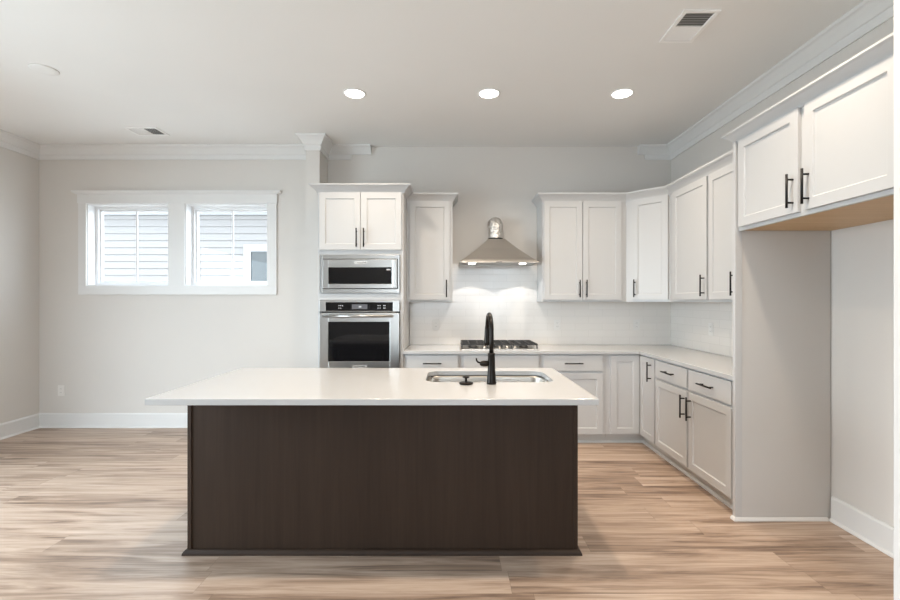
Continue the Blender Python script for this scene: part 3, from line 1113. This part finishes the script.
for x, lab in ((-0.796, 'lit round recessed ceiling light nearest the short dividing wall, leftmost of the three'),
               (0.303, 'lit round recessed ceiling light in the middle of the three'),
               (1.391, 'lit round recessed ceiling light nearest the right wall, rightmost of the three')):
    downlight(x, 3.68, lab)
for x in (-0.796, 0.303, 1.391):      # the row over the camera side of the island: its lamps light the picture from above the frame
    can_lamp(x, 2.05)


def vent(x0, x1, y0, y1, long_axis, dark_first, label):
    """two-way ceiling register: frame and two banks of slats that tilt opposite ways"""
    cx, cy = (x0 + x1) / 2, (y0 + y1) / 2
    o = empty('ceiling_vent', (cx, cy, CEIL), 0, label, 'vent')
    a, b = (x1 - x0) / 2, (y1 - y0) / 2
    fwid = 0.024
    f = MB()
    f.box(-a, a, -b, -b + fwid, -0.010, -0.0005).box(-a, a, b - fwid, b, -0.010, -0.0005)
    f.box(-a, -a + fwid, -b + fwid, b - fwid, -0.010, -0.0005).box(a - fwid, a, -b + fwid, b - fwid, -0.010, -0.0005)
    if long_axis == 'y':
        f.box(-a + fwid, a - fwid, -0.005, 0.005, -0.009, -0.0005)
    else:
        f.box(-0.005, 0.005, -b + fwid, b - fwid, -0.009, -0.0005)
    f.build('frame', M['plastic'], o, bevel=0.0015)
    bx(-a + fwid, a - fwid, -b + fwid, b - fwid, -0.0012, -0.0004).build('duct_opening', M['duct'], o)
    for half in (0, 1):
        s = MB()
        L_ = (b if long_axis == 'y' else a) - fwid
        n = 6
        lo = -L_ if half == 0 else 0.005
        hi = -0.005 if half == 0 else L_
        tilt = 1 if (half == 0) == dark_first else -1
        for k in range(n):
            c = lo + (k + 0.5) * (hi - lo) / n
            h = 0.0056
            p = [(c - h * tilt, -0.0015), (c + h * tilt, -0.0092)]
            q = 0.0007
            if long_axis == 'y':
                s.hexa([(-a + fwid, p[0][0] - q, p[0][1]), (a - fwid, p[0][0] - q, p[0][1]), (a - fwid, p[0][0] + q, p[0][1]), (-a + fwid, p[0][0] + q, p[0][1]),
                        (-a + fwid, p[1][0] - q, p[1][1]), (a - fwid, p[1][0] - q, p[1][1]), (a - fwid, p[1][0] + q, p[1][1]), (-a + fwid, p[1][0] + q, p[1][1])])
            else:
                s.hexa([(p[0][0] - q, -b + fwid, p[0][1]), (p[0][0] + q, -b + fwid, p[0][1]), (p[0][0] + q, b - fwid, p[0][1]), (p[0][0] - q, b - fwid, p[0][1]),
                        (p[1][0] - q, -b + fwid, p[1][1]), (p[1][0] + q, -b + fwid, p[1][1]), (p[1][0] + q, b - fwid, p[1][1]), (p[1][0] - q, b - fwid, p[1][1])])
        s.build('louver_bank', M['plastic'], o)


vent(1.352, 1.568, 2.616, 2.945, 'y', False, 'white slatted ceiling vent near the right wall crown moulding')
vent(-3.20, -2.885, 4.385, 4.60, 'x', False, 'white slatted ceiling vent above the two small windows')

cvp = MB().lathe([(0.086, -0.0005), (0.086, -0.005), (0.082, -0.007), (0.05, -0.0075)], (0, 0, 0), 40).build('ceiling_cover_plate', M['ceiling'], loc=(-2.99, 3.30, CEIL))
tag(cvp, 'flat round white cover plate on the ceiling far left', 'cover plate')


# ================================================================ OUTLETS
def outlet(loc, rotz, label, horizontal=False):
    o = empty('electrical_outlet', loc, rotz, label, 'outlet')
    a, b = (0.058, 0.036) if horizontal else (0.036, 0.058)
    bx(-a, a, -0.006, -0.0005, -b, b).build('cover_plate', M['plate'], o, bevel=0.002)
    for s in (-1, 1):
        cx, cz_ = (s * 0.020, 0) if horizontal else (0, s * 0.020)
        r = bx(cx - 0.016, cx + 0.016, -0.0085, -0.0058, cz_ - 0.015, cz_ + 0.015).build('receptacle', M['plate'], o, bevel=0.003)
        sl = MB()
        for dx in (-0.006, 0.006):
            sl.box(cx + dx - 0.001, cx + dx + 0.001, -0.0089, -0.0084, cz_ - 0.003, cz_ + 0.005)
        sl.build('slot', M['dark'], r)


outlet((-4.296, YB, 0.405), 0, 'white electrical outlet low on the dining wall below the windows')
outlet((-0.178, YB - 0.008, 1.128), 0, 'white outlet on the tiles between oven cabinet and cooktop')
outlet((1.155, YB - 0.008, 1.128), 0, 'white outlet on the tiles just right of the cooktop')
outlet((2.025, YB - 0.008, 1.128), 0, 'white outlet on the back tiles near the kitchen corner')
outlet((XR - 0.008, 4.17, 1.128), -PI / 2, 'white outlet on the tiles of the right wall')

# ================================================================ OUTSIDE THE WINDOWS
struct(bx(-30, 30, -30, 25, -0.55, -0.35).build('ground', M['ground']))
hs = empty('neighboring_house', (-6.5, 8.5, -0.35), 0, 'white lap sided house wall seen through the two small windows', 'house')
m = MB()
lap = 0.131
HW0, HW1 = -6.0, 5.0
nx0, nx1, nz0, nz1 = 2.72, 3.60, 2.10, 2.67       # window of the house, local
z = 0.0
prof = [(0.12, 0)]
while z < 3.34:
    prof += [(-0.022, z), (-0.006, z + lap)]
    z += lap
prof += [(0.12, z)]
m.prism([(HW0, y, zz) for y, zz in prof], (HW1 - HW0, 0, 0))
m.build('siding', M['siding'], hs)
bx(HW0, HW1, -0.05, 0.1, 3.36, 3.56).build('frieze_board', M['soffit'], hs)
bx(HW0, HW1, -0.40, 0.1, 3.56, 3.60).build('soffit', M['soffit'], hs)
wf = MB()
cw = 0.13
wf.box(nx0 - cw, nx0, -0.055, 0.0, nz0 - 0.1, nz1 + cw).box(nx1, nx1 + cw, -0.055, 0.0, nz0 - 0.1, nz1 + cw)
wf.box(nx0, nx1, -0.055, 0.0, nz1, nz1 + cw).box(nx0, nx1, -0.055, 0.0, nz0 - 0.1, nz0)
wfo = wf.build('window_frame', M['soffit'], hs)
bx(nx0, nx1, -0.03, -0.025, nz0, nz1).build('pane', mat('dark_pane', (0.03, 0.035, 0.035), 0.05), wfo)
